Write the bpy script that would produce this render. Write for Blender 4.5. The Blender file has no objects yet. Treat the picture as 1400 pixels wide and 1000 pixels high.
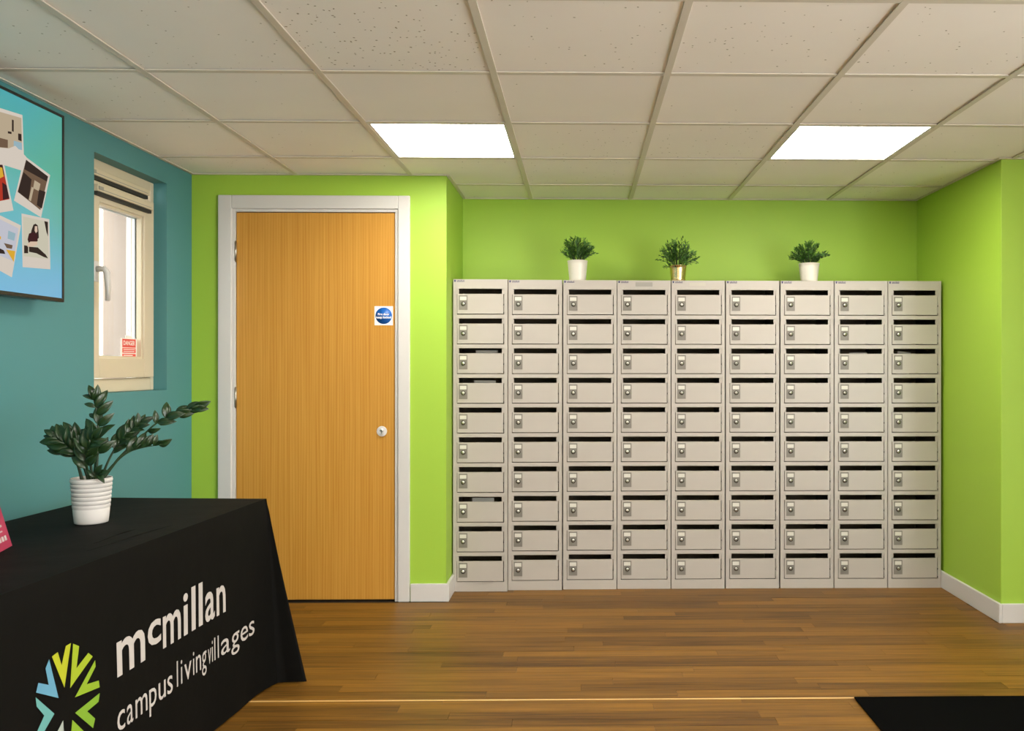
import bpy, bmesh, math, random
from mathutils import Vector, Matrix

scene = bpy.context.scene
COL = scene.collection
random.seed(7)

# ------------------------------------------------------------------ camera
F, CX, CY, YAW, ROLL, CAMZ = 1157.15, 814.62, 501.2, 0.0173, 0.0007, 1.2347
cd = bpy.data.cameras.new('camera')
cam = bpy.data.objects.new('camera', cd); COL.objects.link(cam)
cd.sensor_width = 36.0
cd.lens = F * 36.0 / 1400.0
cd.shift_x = (700.0 - CX) / 1400.0
cd.shift_y = (CY - 500.0) / 1400.0
cd.clip_start = 0.05
cam.location = (0, 0, CAMZ)
cam.rotation_euler = (Matrix.Rotation(-YAW, 3, 'Z') @ Matrix.Rotation(math.pi / 2, 3, 'X') @ Matrix.Rotation(ROLL, 3, 'Z')).to_euler()
scene.camera = cam

# ------------------------------------------------------------------ room dimensions (metres, from the photograph's perspective)
XL, XR, XF = -2.037, 2.026, 3.1      # left wall, recess right side, far right wall
YD, YN, YP, YB = 4.461, 5.076, 4.05, -2.0   # door wall, recess back wall, right pillar face, wall behind the camera
XP = -0.7085                           # recess left side
ZC = 2.2356                           # ceiling
TILE, GX, GY = 0.5949, -1.4898, 2.8987

# ------------------------------------------------------------------ world, daylight, exposure
world = bpy.data.worlds.new('overcast_sky'); scene.world = world
world.use_nodes = True
bg = world.node_tree.nodes['Background']
bg.inputs['Color'].default_value = (0.97, 0.97, 0.965, 1)
bg.inputs['Strength'].default_value = 11.5
PANEL_STRENGTH = 20.0
scene.view_settings.view_transform = 'Standard'
scene.view_settings.look = 'None'
scene.view_settings.gamma = 1.0
scene.view_settings.use_curve_mapping = False
scene.view_settings.exposure = 0.40
scene.cycles.use_denoising = True
scene.cycles.max_bounces = 10
scene.cycles.diffuse_bounces = 6
scene.cycles.transparent_max_bounces = 12

def portal(name, loc, rot, sx, sy):
    l = bpy.data.lights.new(name, 'AREA'); l.shape = 'RECTANGLE'; l.size = sx; l.size_y = sy
    l.cycles.is_portal = True
    o = bpy.data.objects.new(name, l); COL.objects.link(o); o.location = loc; o.rotation_euler = rot
    return o
# openings through which the daylight comes: unseen glazing added on the right to brighten the ceiling, and the small side window
GZ0, GZ1 = 0.06, 2.16
SY0, SY1 = -1.9, 1.35
portal('daylight_portal_right', (XF + 0.12, (SY0 + SY1) / 2, (GZ0 + GZ1) / 2), (0, math.pi / 2, 0), GZ1 - GZ0, SY1 - SY0)
WY0, WY1, WZ0, WZ1 = 3.575, 4.195, 1.118, 2.132
portal('daylight_portal_side', (XL - 0.33, (WY0 + WY1) / 2, (WZ0 + WZ1) / 2), (0, -math.pi / 2, 0), WZ1 - WZ0, WY1 - WY0)

# ------------------------------------------------------------------ materials
MAT = {}
def lin(r, g, b):
    f = lambda c: (c / 255 / 12.92) if c / 255 <= 0.04045 else ((c / 255 + 0.055) / 1.055) ** 2.4
    return (f(r), f(g), f(b), 1)

def mat(name, color, rough=0.5, metal=0.0, emit=0.0, spec=0.5, bump=0.0, bscale=200.0, vary=0.0, vscale=3.0):
    m = bpy.data.materials.new(name); m.use_nodes = True; MAT[name] = m
    nt = m.node_tree; b = nt.nodes['Principled BSDF']
    b.inputs['Base Color'].default_value = color
    b.inputs['Roughness'].default_value = rough
    b.inputs['Metallic'].default_value = metal
    b.inputs['Specular IOR Level'].default_value = spec
    if emit:
        b.inputs['Emission Color'].default_value = color
        b.inputs['Emission Strength'].default_value = emit
    if bump or vary:
        tc = nt.nodes.new('ShaderNodeTexCoord')
    if bump:
        n = nt.nodes.new('ShaderNodeTexNoise'); n.inputs['Scale'].default_value = bscale; n.inputs['Detail'].default_value = 3
        bp = nt.nodes.new('ShaderNodeBump'); bp.inputs['Strength'].default_value = bump; bp.inputs['Distance'].default_value = 0.002
        nt.links.new(tc.outputs['Object'], n.inputs['Vector'])
        nt.links.new(n.outputs['Fac'], bp.inputs['Height']); nt.links.new(bp.outputs['Normal'], b.inputs['Normal'])
    if vary:
        n = nt.nodes.new('ShaderNodeTexNoise'); n.inputs['Scale'].default_value = vscale; n.inputs['Detail'].default_value = 5
        nt.links.new(tc.outputs['Object'], n.inputs['Vector'])
        mr = nt.nodes.new('ShaderNodeMapRange'); mr.inputs['From Min'].default_value = 0.3; mr.inputs['From Max'].default_value = 0.7
        mr.inputs['To Min'].default_value = 1 - vary; mr.inputs['To Max'].default_value = 1 + vary
        nt.links.new(n.outputs['Fac'], mr.inputs['Value'])
        mx = nt.nodes.new('ShaderNodeVectorMath'); mx.operation = 'SCALE'; mx.inputs[0].default_value = color[:3]
        nt.links.new(mr.outputs['Result'], mx.inputs['Scale']); nt.links.new(mx.outputs['Vector'], b.inputs['Base Color'])
    return m

GREEN = mat('green_paint', (0.32, 0.515, 0.045, 1), 0.55, bump=0.12, bscale=260)
TEAL = mat('teal_paint', (0.066, 0.226, 0.242, 1), 0.55, bump=0.12, bscale=260)
CREAMWALL = mat('cream_paint', (0.72, 0.68, 0.60, 1), 0.6, bump=0.1)
WHITE = mat('white_gloss_paint', (0.59, 0.57, 0.55, 1), 0.35, bump=0.05, bscale=90)
LOCKER = mat('pale_grey_enamel', (0.425, 0.387, 0.348, 1), 0.36, bump=0.10, bscale=9, vary=0.02, vscale=6)
INSIDE = mat('shade_tinted_interior', (0.22, 0.18, 0.12, 1), 0.6)  # tinted dark to deepen the shade seen through the slots
PLATE = mat('grey_lock_plate', (0.19, 0.175, 0.15, 1), 0.45)
CARD = mat('white_label_card', (0.60, 0.58, 0.52, 1), 0.5)
CHROME = mat('bright_metal', (0.80, 0.78, 0.74, 1), 0.42, 0.85)
HINGE = mat('satin_steel', (0.45, 0.40, 0.33, 1), 0.35, 1.0)
DARKHOLE = mat('dark_metal', (0.03, 0.028, 0.025, 1), 0.5)
GRIDBAR = mat('ceiling_grid_enamel', (0.64, 0.58, 0.50, 1), 0.5)
PVC = mat('cream_pvc', (0.60, 0.525, 0.385, 1), 0.35)
GASKET = mat('black_gasket', (0.02, 0.02, 0.02, 1), 0.6)
OUTPVC = mat('white_outer_pvc', (0.85, 0.87, 0.9, 1), 0.4)
SALMON = mat('salmon_render', (0.31, 0.245, 0.205, 1), 0.8, bump=0.3, bscale=60, vary=0.05, vscale=1.5)
BLACKPL = mat('black_plastic', (0.008, 0.008, 0.009, 1), 0.35)
POTWHITE = mat('white_ceramic', (0.68, 0.64, 0.57, 1), 0.3)
POTRIB = mat('matt_white_ceramic', (0.54, 0.51, 0.49, 1), 0.55)
GOLD = mat('gold_metal', (0.78, 0.60, 0.30, 1), 0.25, 1.0)
SOIL = mat('dark_soil', (0.03, 0.02, 0.012, 1), 0.9, bump=0.8, bscale=120)
PRINTWHITE = mat('white_print', (0.46, 0.42, 0.395, 1), 0.7)
BLUEPRINT = mat('blue_print', (0.018, 0.018, 0.10, 1), 0.5)
GREYSTICK = mat('grey_sticker', (0.30, 0.285, 0.25, 1), 0.4)
SIGNBLUE = mat('sign_blue', (0.006, 0.10, 0.40, 1), 0.35)
SIGNWHITE = mat('sign_white', (0.85, 0.82, 0.77, 1), 0.35)
SIGNRED = mat('sign_red', (0.72, 0.07, 0.05, 1), 0.45)
PAPER = mat('white_paper', (0.40, 0.38, 0.35, 1), 0.7)
PINK = mat('pink_card', (0.34, 0.012, 0.06, 1), 0.45)
BRASS = mat('pale_brass', (0.72, 0.47, 0.20, 1), 0.35, 0.3)
MATBLACK = mat('black_carpet', (0.002, 0.002, 0.002, 1), 0.95, spec=0.03, bump=1.0, bscale=900, vary=0.3, vscale=300)
EXTGROUND = mat('grey_paving', (0.35, 0.34, 0.32, 1), 0.9)
DIFFUSER = mat('lit_diffuser', (1.0, 0.945, 0.84, 1), 0.6, emit=PANEL_STRENGTH)

def leafmat(name, c, rough):
    return mat(name, c, rough, vary=0.25, vscale=25)
LEAF = leafmat('glossy_dark_leaf', (0.013, 0.036, 0.009, 1), 0.28)
STEM = leafmat('dark_stem', (0.018, 0.042, 0.012, 1), 0.45)
GRASS = leafmat('small_plant_leaf', (0.035, 0.105, 0.012, 1), 0.45)
GRASSL = leafmat('small_plant_leaf_light', (0.075, 0.20, 0.022, 1), 0.45)

def clothmat():
    m = mat('black_cloth', (0.0026, 0.0023, 0.0017, 1), 0.75, spec=0.10)
    nt = m.node_tree; b = nt.nodes['Principled BSDF']
    tc = nt.nodes.new('ShaderNodeTexCoord')
    n = nt.nodes.new('ShaderNodeTexNoise'); n.inputs['Scale'].default_value = 7; n.inputs['Detail'].default_value = 4
    n2 = nt.nodes.new('ShaderNodeTexNoise'); n2.inputs['Scale'].default_value = 700
    ad = nt.nodes.new('ShaderNodeMath'); ad.operation = 'MULTIPLY_ADD'; ad.inputs[1].default_value = 0.08
    bp = nt.nodes.new('ShaderNodeBump'); bp.inputs['Strength'].default_value = 0.5; bp.inputs['Distance'].default_value = 0.006
    nt.links.new(tc.outputs['Object'], n.inputs['Vector']); nt.links.new(tc.outputs['Object'], n2.inputs['Vector'])
    nt.links.new(n2.outputs['Fac'], ad.inputs[0]); nt.links.new(n.outputs['Fac'], ad.inputs[2])
    nt.links.new(ad.outputs[0], bp.inputs['Height']); nt.links.new(bp.outputs['Normal'], b.inputs['Normal'])
    return m
CLOTH = clothmat()

def tilemat(name, dens, dark):
    """mineral fibre tile: off-white with pin holes and short fissures"""
    m = mat(name, (0.91, 0.86, 0.81, 1), 0.85)
    nt = m.node_tree; b = nt.nodes['Principled BSDF']; L = nt.links.new
    tc = nt.nodes.new('ShaderNodeTexCoord'); oi = nt.nodes.new('ShaderNodeObjectInfo')
    ad = nt.nodes.new('ShaderNodeVectorMath'); ad.operation = 'ADD'
    L(tc.outputs['Object'], ad.inputs[0]); L(oi.outputs['Location'], ad.inputs[1])
    nz = nt.nodes.new('ShaderNodeTexNoise'); nz.inputs['Scale'].default_value = 40; L(ad.outputs[0], nz.inputs['Vector'])
    ds = nt.nodes.new('ShaderNodeVectorMath'); ds.operation = 'MULTIPLY_ADD'; ds.inputs[1].default_value = (0.012, 0.012, 0.012)
    L(nz.outputs['Color'], ds.inputs[0]); L(ad.outputs[0], ds.inputs[2])
    vo = nt.nodes.new('ShaderNodeTexVoronoi'); vo.inputs['Scale'].default_value = 62; L(ds.outputs[0], vo.inputs['Vector'])
    sp = nt.nodes.new('ShaderNodeSeparateColor'); L(vo.outputs['Color'], sp.inputs[0])
    c1 = nt.nodes.new('ShaderNodeMath'); c1.operation = 'LESS_THAN'; c1.inputs[1].default_value = dens; L(sp.outputs[0], c1.inputs[0])
    c2 = nt.nodes.new('ShaderNodeMath'); c2.operation = 'LESS_THAN'; c2.inputs[1].default_value = 0.20; L(vo.outputs['Distance'], c2.inputs[0])
    mu = nt.nodes.new('ShaderNodeMath'); mu.operation = 'MULTIPLY'; L(c1.outputs[0], mu.inputs[0]); L(c2.outputs[0], mu.inputs[1])
    n2 = nt.nodes.new('ShaderNodeTexNoise'); n2.inputs['Scale'].default_value = 3; n2.inputs['Detail'].default_value = 4; L(ad.outputs[0], n2.inputs['Vector'])
    mr = nt.nodes.new('ShaderNodeMapRange'); mr.inputs['To Min'].default_value = 0.96; mr.inputs['To Max'].default_value = 1.03; L(n2.outputs['Fac'], mr.inputs['Value'])
    sc = nt.nodes.new('ShaderNodeVectorMath'); sc.operation = 'SCALE'; sc.inputs[0].default_value = (0.91, 0.86, 0.81); L(mr.outputs[0], sc.inputs['Scale'])
    mx = nt.nodes.new('ShaderNodeMix'); mx.data_type = 'RGBA'; L(mu.outputs[0], mx.inputs[0]); L(sc.outputs[0], mx.inputs[6]); mx.inputs[7].default_value = dark
    L(mx.outputs[2], b.inputs['Base Color'])
    bp = nt.nodes.new('ShaderNodeBump'); bp.invert = True; bp.inputs['Strength'].default_value = 0.6; bp.inputs['Distance'].default_value = 0.002
    L(mu.outputs[0], bp.inputs['Height']); L(bp.outputs[0], b.inputs['Normal'])
    return m
TILE_PLAIN = tilemat('ceiling_tile_plain', 0.012, (0.30, 0.26, 0.2, 1))
TILE_PIN = tilemat('ceiling_tile_pinholed', 0.30, (0.33, 0.27, 0.2, 1))
TILE_SOME = tilemat('ceiling_tile_lightly_pinholed', 0.10, (0.42, 0.37, 0.3, 1))

def woodmat(name, c_lo, c_hi, axis, sc_long, sc_cross, rough, island=False, contrast=1.0, wave=0.0):
    m = mat(name, c_hi, rough, spec=0.3)
    nt = m.node_tree; b = nt.nodes['Principled BSDF']; L = nt.links.new
    geo = nt.nodes.new('ShaderNodeNewGeometry'); oi = nt.nodes.new('ShaderNodeObjectInfo')
    rnd = nt.nodes.new('ShaderNodeMath'); rnd.operation = 'ADD'; L(geo.outputs['Random Per Island'], rnd.inputs[0]); L(oi.outputs['Random'], rnd.inputs[1])
    fr = nt.nodes.new('ShaderNodeMath'); fr.operation = 'FRACT'; L(rnd.outputs[0], fr.inputs[0])
    mp = nt.nodes.new('ShaderNodeMapping'); s = [sc_cross] * 3; s[axis] = sc_long; mp.inputs['Scale'].default_value = s
    L(geo.outputs['Position'], mp.inputs['Vector'])
    n = nt.nodes.new('ShaderNodeTexNoise'); n.noise_dimensions = '4D'; n.inputs['Scale'].default_value = 1.0; n.inputs['Detail'].default_value = 6; n.inputs['Roughness'].default_value = 0.62
    w = nt.nodes.new('ShaderNodeMath'); w.operation = 'MULTIPLY'; w.inputs[1].default_value = 37.0 if island else 0.0; L(fr.outputs[0], w.inputs[0])
    L(mp.outputs[0], n.inputs['Vector']); L(w.outputs[0], n.inputs['W'])
    val = n.outputs['Fac']
    if wave:
        wv = nt.nodes.new('ShaderNodeTexWave'); wv.inputs['Scale'].default_value = 1.0; wv.inputs['Distortion'].default_value = 6; wv.inputs['Detail'].default_value = 3
        mp2 = nt.nodes.new('ShaderNodeMapping'); s2 = [22.0] * 3; s2[axis] = 0.9; mp2.inputs['Scale'].default_value = s2
        L(geo.outputs['Position'], mp2.inputs['Vector']); L(mp2.outputs[0], wv.inputs['Vector'])
        mm = nt.nodes.new('ShaderNodeMath'); mm.operation = 'MULTIPLY_ADD'; mm.inputs[1].default_value = wave
        L(wv.outputs['Fac'], mm.inputs[0]); L(val, mm.inputs[2])
        sb = nt.nodes.new('ShaderNodeMath'); sb.operation = 'SUBTRACT'; sb.inputs[1].default_value = wave / 2; L(mm.outputs[0], sb.inputs[0]); val = sb.outputs[0]
    if island:
        k = nt.nodes.new('ShaderNodeMath'); k.operation = 'MULTIPLY_ADD'; k.inputs[1].default_value = 0.26; L(fr.outputs[0], k.inputs[0]); L(val, k.inputs[2])
        k2 = nt.nodes.new('ShaderNodeMath'); k2.operation = 'SUBTRACT'; k2.inputs[1].default_value = 0.13; L(k.outputs[0], k2.inputs[0]); val = k2.outputs[0]
    mr = nt.nodes.new('ShaderNodeMapRange'); mr.inputs['From Min'].default_value = 0.5 - 0.27 / contrast; mr.inputs['From Max'].default_value = 0.5 + 0.27 / contrast; L(val, mr.inputs['Value'])
    mx = nt.nodes.new('ShaderNodeMix'); mx.data_type = 'RGBA'; L(mr.outputs[0], mx.inputs[0]); mx.inputs[6].default_value = c_lo; mx.inputs[7].default_value = c_hi
    L(mx.outputs[2], b.inputs['Base Color'])
    bp = nt.nodes.new('ShaderNodeBump'); bp.inputs['Strength'].default_value = 0.12; bp.inputs['Distance'].default_value = 0.001
    L(n.outputs['Fac'], bp.inputs['Height']); L(bp.outputs[0], b.inputs['Normal'])
    return m
PLANK = woodmat('oak_vinyl_plank', (0.060, 0.024, 0.002, 1), (0.24, 0.110, 0.013, 1), 0, 2.6, 80, 0.45, island=True, contrast=1.2)
DOORWOOD = woodmat('oak_door_veneer', (0.435, 0.19, 0.022, 1), (0.585, 0.305, 0.058, 1), 2, 1.3, 70, 0.38, contrast=0.9, wave=0.20)

def glassmat():
    m = bpy.data.materials.new('clear_glass'); m.use_nodes = True; nt = m.node_tree; nt.nodes.clear()
    o = nt.nodes.new('ShaderNodeOutputMaterial'); t = nt.nodes.new('ShaderNodeBsdfTransparent'); t.inputs[0].default_value = (0.93, 0.95, 0.95, 1)
    g = nt.nodes.new('ShaderNodeBsdfGlossy'); g.inputs['Roughness'].default_value = 0.02
    mx = nt.nodes.new('ShaderNodeMixShader'); mx.inputs[0].default_value = 0.03
    nt.links.new(t.outputs[0], mx.inputs[1]); nt.links.new(g.outputs[0], mx.inputs[2]); nt.links.new(mx.outputs[0], o.inputs[0])
    return m
GLASS = glassmat()

def emitmat(name, c, s=1.0):
    m = bpy.data.materials.new(name); m.use_nodes = True; nt = m.node_tree; nt.nodes.clear()
    o = nt.nodes.new('ShaderNodeOutputMaterial'); e = nt.nodes.new('ShaderNodeEmission')
    e.inputs[0].default_value = c; e.inputs[1].default_value = s
    nt.links.new(e.outputs[0], o.inputs[0]); return m

# ------------------------------------------------------------------ mesh helpers
class MB:
    """collects geometry for ONE mesh object"""
    def __init__(s): s.v = []; s.f = []; s.m = []; s.sm = []
    def add(s, vs, fs, mi=0, smooth=False):
        k = len(s.v); s.v += [tuple(p) for p in vs]
        for q in fs: s.f.append([k + i for i in q]); s.m.append(mi); s.sm.append(smooth)
        return s
    def box(s, x0, x1, y0, y1, z0, z1, mi=0):
        vs = [(x0, y0, z0), (x1, y0, z0), (x1, y1, z0), (x0, y1, z0), (x0, y0, z1), (x1, y0, z1), (x1, y1, z1), (x0, y1, z1)]
        return s.add(vs, [(0, 3, 2, 1), (4, 5, 6, 7), (0, 1, 5, 4), (1, 2, 6, 5), (2, 3, 7, 6), (3, 0, 4, 7)], mi)
    def lathe(s, prof, n=40, c=(0, 0), mi=0, cap=True, smooth=True):
        k = []
        for r, z in prof:
            for i in range(n):
                a = 2 * math.pi * i / n; k.append((c[0] + r * math.cos(a), c[1] + r * math.sin(a), z))
        fs = []
        for j in range(len(prof) - 1):
            for i in range(n):
                i2 = (i + 1) % n; fs.append((j * n + i, j * n + i2, (j + 1) * n + i2, (j + 1) * n + i))
        s.add(k, fs, mi, smooth)
        if cap:
            b0 = len(s.v) - len(k)
            s.f.append([b0 + i for i in reversed(range(n))]); s.m.append(mi); s.sm.append(False)
        return s
    def tube(s, pts, rads, n=8, mi=0):
        pts = [Vector(p) for p in pts]; k = []
        for i, p in enumerate(pts):
            d = (pts[min(i + 1, len(pts) - 1)] - pts[max(i - 1, 0)]).normalized()
            a = d.cross(Vector((0.13, 0.98, 0.1))).normalized(); b = d.cross(a)
            r = rads[i] if hasattr(rads, '__len__') else rads
            for j in range(n):
                t = 2 * math.pi * j / n; k.append(p + (a * math.cos(t) + b * math.sin(t)) * r)
        fs = [(i * n + j, i * n + (j + 1) % n, (i + 1) * n + (j + 1) % n, (i + 1) * n + j) for i in range(len(pts) - 1) for j in range(n)]
        fs.append(tuple(range(n))[::-1]); fs.append(tuple((len(pts) - 1) * n + j for j in range(n)))
        return s.add(k, fs, mi, True)
    def cyl(s, c, axis, r, l, n=20, mi=0):
        c = Vector(c); a = Vector(axis).normalized(); return s.tube([c, c + a * l], r, n, mi)
    def mesh(s, name, mats):
        me = bpy.data.meshes.new(name); me.from_pydata(s.v, [], s.f)
        for m in (mats if isinstance(mats, (list, tuple)) else [mats]): me.materials.append(m)
        me.polygons.foreach_set('material_index', s.m); me.polygons.foreach_set('use_smooth', s.sm); me.update()
        return me
    def build(s, name, mats, parent=None, bevel=0.0, seg=2, loc=None, fixn=False):
        o = bpy.data.objects.new(name, s.mesh(name, mats)); COL.objects.link(o)
        if parent: o.parent = parent
        if loc: o.location = loc
        if fixn:
            bm = bmesh.new(); bm.from_mesh(o.data); bmesh.ops.recalc_face_normals(bm, faces=bm.faces); bm.to_mesh(o.data); bm.free()
        if bevel:
            md = o.modifiers.new('bevel', 'BEVEL'); md.width = bevel; md.segments = seg; md.limit_method = 'ANGLE'; md.harden_normals = False
        return o

def link(me, name, parent=None, loc=(0, 0, 0), rot=None):
    o = bpy.data.objects.new(name, me); COL.objects.link(o); o.location = loc
    if rot: o.rotation_euler = rot
    if parent: o.parent = parent
    return o
def tag(o, label, cat, group=None):
    o['label'] = label; o['category'] = cat
    if group: o['group'] = group
    return o
def struct(o, label=None):
    o['kind'] = 'structure'
    if label: o['label'] = label
    return o
def empty(name, loc=(0, 0, 0), rz=0.0):
    o = bpy.data.objects.new(name, None); COL.objects.link(o); o.location = loc; o.rotation_euler = (0, 0, rz); o.empty_display_size = 0.1
    return o
def text_mesh(body, size=1.0, offset=0.0, res=4, extrude=0.0):
    """outline of a line of text as (verts2d, faces), lower left at the origin baseline"""
    c = bpy.data.curves.new('t', 'FONT'); c.body = body; c.size = size; c.offset = offset; c.resolution_u = res; c.extrude = extrude
    o = bpy.data.objects.new('t', c); COL.objects.link(o)
    bpy.context.view_layer.update()
    me = bpy.data.meshes.new_from_object(o.evaluated_get(bpy.context.evaluated_depsgraph_get()))
    vs = [tuple(v.co) for v in me.vertices]; fs = [tuple(p.vertices) for p in me.polygons]
    bpy.data.objects.remove(o); bpy.data.curves.remove(c); bpy.data.meshes.remove(me)
    return vs, fs

# ------------------------------------------------------------------ floor
fl = MB().box(XL - 0.2, XF + 0.2, YB - 0.2, YN + 0.2, -0.12, -0.006)
floor = struct(fl.build('floor', mat('floor_screed', (0.06, 0.035, 0.015, 1), 0.8)), 'oak-look vinyl plank floor')
PW, GAP = 0.064, 0.0012
rest = MB()
y = YN; row = 0
while y > YB:
    y0, y1 = max(y - PW, YB), y
    xr = XR if (y0 + y1) / 2 > YP else XF
    xl = XP if (y0 + y1) / 2 > YD else XL
    x = xl - random.uniform(0.05, 1.0)
    while x < xr:
        ln = random.choice((0.72, 0.92, 1.1, 1.22)); a, b2 = max(x, xl), min(x + ln, xr); x += ln
        if b2 - a < 0.02: continue
        dz = random.uniform(-0.0003, 0.0003)
        if y0 > 2.25:
            MB().box(a + GAP / 2, b2 - GAP / 2, y0 + GAP / 2, y1 - GAP / 2, -0.006, dz).build('plank', PLANK, floor)
        else:
            rest.box(a + GAP / 2, b2 - GAP / 2, y0 + GAP / 2, y1 - GAP / 2, -0.006, dz)
    y -= PW; row += 1
pf = rest.build('plank_field', PLANK, floor); pf['kind'] = 'stuff'
seam = MB().box(XL + 0.02, XF, 3.131, 3.138, -0.004, 0.0016)
struct(seam.build('trim_1', BRASS, bevel=0.0006), 'thin pale joint strip across the plank floor')

# ------------------------------------------------------------------ walls
w = MB()   # left wall with the window opening
T = 0.30
w.box(XL - T, XL, YB - 0.1, WY0, 0, ZC + 0.1); w.box(XL - T, XL, WY1, YN + 0.2, 0, ZC + 0.1)
w.box(XL - T, XL, WY0, WY1, 0, WZ0); w.box(XL - T, XL, WY0, WY1, WZ1, ZC + 0.1)
struct(w.build('wall_left', TEAL), 'teal painted wall with small recessed window')
DX0, DX1, DZ = -1.832, -0.952, 2.068   # door opening in the green wall
w = MB()
w.box(XL + 0.0005, DX0, YD, YD + 0.14, 0, ZC + 0.1); w.box(DX1, XP, YD, YN - 0.0005, 0, ZC + 0.1); w.box(DX0, DX1, YD, YD + 0.14, DZ, ZC + 0.1)
w.box(XL + 0.0005, DX1, YD + 0.16, YD + 0.18, 0, ZC + 0.1)
struct(w.build('wall_door', GREEN), 'lime green wall around the wooden door')
struct(MB().box(XL - 0.1, XR + 0.3, YN, YN + 0.2, 0, ZC + 0.1).build('wall_back', GREEN), 'lime green wall above the lockers')
struct(MB().box(XR, XF + 0.2, YP, YN - 0.0005, 0, ZC + 0.1).build('wall_right', GREEN, bevel=0.003), 'lime green projecting wall right of the lockers')
w = MB()
w.box(XF, XF + 0.2, YB - 0.1, SY0, 0, ZC + 0.1); w.box(XF, XF + 0.2, SY1, YP - 0.0005, 0, ZC + 0.1)
w.box(XF, XF + 0.2, SY0, SY1, 0, GZ0); w.box(XF, XF + 0.2, SY0, SY1, GZ1, ZC + 0.1)
struct(w.build('wall_far_right', CREAMWALL))
def glazing(name, loc, rz, hw, hh, nb):
    r = struct(empty(name, loc, rz)); g = MB()
    g.box(-hw, hw, -0.03, 0.03, 0, 0.06); g.box(-hw, hw, -0.03, 0.03, hh - 0.06, hh)
    for i in range(nb + 1):
        xx = -hw + i * (2 * hw - 0.06) / nb; g.box(xx, xx + 0.06, -0.03, 0.03, 0.06, hh - 0.06)
    g.build('window_frame', WHITE, r)
    for i in range(nb):
        xx = -hw + 0.06 + i * (2 * hw - 0.06) / nb
        MB().box(xx, xx + (2 * hw - 0.06) / nb - 0.06, -0.004, 0.004, 0.06, hh - 0.06).build('pane', GLASS, r)
glazing('added_window', (XF + 0.08, (SY0 + SY1) / 2, GZ0), math.pi / 2, (SY1 - SY0) / 2, GZ1 - GZ0, 4)  # unseen glazing, added to let in daylight that lifts the ceiling
w = MB().box(XL + 0.0005, XF - 0.0005, YB - 0.2, YB, 0, ZC + 0.1)
struct(w.build('wall_rear', CREAMWALL))
# skirting boards
def skirt(name, x0, x1, y0, y1, label=None, h=0.092):
    return struct(MB().box(x0, x1, y0, y1, 0, h).build(name, WHITE, bevel=0.004), label)
s = MB().box(-0.893, XP + 0.016, YD - 0.016, YD - 0.0002, 0, 0.094).box(XP + 0.0002, XP + 0.016, YD - 0.0002, YN - 0.0005, 0, 0.094)
struct(s.build('baseboard_door', WHITE, bevel=0.003), 'white skirting board beside the door frame')
skirt('baseboard_corner', XL + 0.001, -1.896, YD - 0.016, YD - 0.0002)
skirt('baseboard_left', XL + 0.0002, XL + 0.016, YB, YD - 0.017)
s = MB().box(XR - 0.016, XR - 0.0002, YP - 0.016, YN - 0.0005, 0, 0.092).box(XR - 0.0002, XF, YP - 0.016, YP - 0.0002, 0, 0.092)
struct(s.build('baseboard_right', WHITE, bevel=0.003), 'white skirting board along the right green wall')

# ------------------------------------------------------------------ ceiling: slab, tiles, grid bars
ceil = struct(MB().box(XL - 0.2, XF + 0.2, YB - 0.2, YN + 0.2, ZC + 0.05, ZC + 0.2).build('ceiling', CREAMWALL), 'suspended ceiling of square off-white tiles')
xs = [XL] + [GX + i * TILE for i in range(0, 9) if GX + i * TILE < XF - 0.05] + [XF]
j0 = int(math.ceil((YB - GY) / TILE))
ys = [YB] + [GY + j * TILE for j in range(j0, 4)] + [YN]
BW, BT = 0.0125, 0.0125
def ymax_at(xm): return YD if xm < XP else (YN if xm < XR else YP)
lights_cells = [(1, 1), (4, 1), (1, -3), (4, -3), (1, -7), (4, -7)]   # (longitudinal line, row) of each light panel
cells = {}
for i in range(len(xs) - 1):
    for j in range(len(ys) - 1):
        x0, x1, y0, y1 = xs[i], xs[i + 1], ys[j], ys[j + 1]
        # cells cut by the stepping wall are split where the wall changes
        subs = []
        if x0 < XP < x1: subs = [(x0, XP, YD), (XP, x1, YN)]
        elif x0 < XR < x1: subs = [(x0, XR, YN), (XR, x1, YP)]
        else: subs = [(x0, x1, ymax_at((x0 + x1) / 2))]
        ci = i - 1; cj = round((y0 - GY) / TILE) if j > 0 else None
        if (ci, cj) in lights_cells: cells[(ci, cj)] = (x0, x1, y0, y1); continue
        box = MB(); n = 0
        for a, b2, ym in subs:
            yy = min(y1, ym - 0.0005)
            if yy - y0 < 0.03 or b2 - a < 0.03: continue
            box.box(a - 0.0, b2 + 0.0, y0, yy, 0, 0.015); n += 1
        if not n: continue
        cx_, cy_ = (x0 + x1) / 2, (y0 + y1) / 2
        if ci == 1 and cj == -1: m = TILE_PIN
        elif (ci, cj) in ((2, -1), (0, -2), (-1, -1)): m = TILE_SOME
        else: m = TILE_PLAIN if random.random() < 0.7 else TILE_SOME
        for q in range(len(box.v)):
            vx, vy, vz = box.v[q]; box.v[q] = (vx - cx_, vy - cy_, vz)
        t = box.build('ceiling_tile', m, ceil, loc=(cx_, cy_, ZC + 0.0055 + random.uniform(0, 0.0015)))
        t.rotation_euler = (random.uniform(-1, 1) * 0.0012, random.uniform(-1, 1) * 0.0012, 0)
for x in xs[1:-1]:
    ym = ymax_at(x)
    MB().box(x - BW, x + BW, YB + 0.01, ym - 0.0005, ZC, ZC + 0.0045).build('main_runner', GRIDBAR, ceil, bevel=0.001, seg=1)
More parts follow.
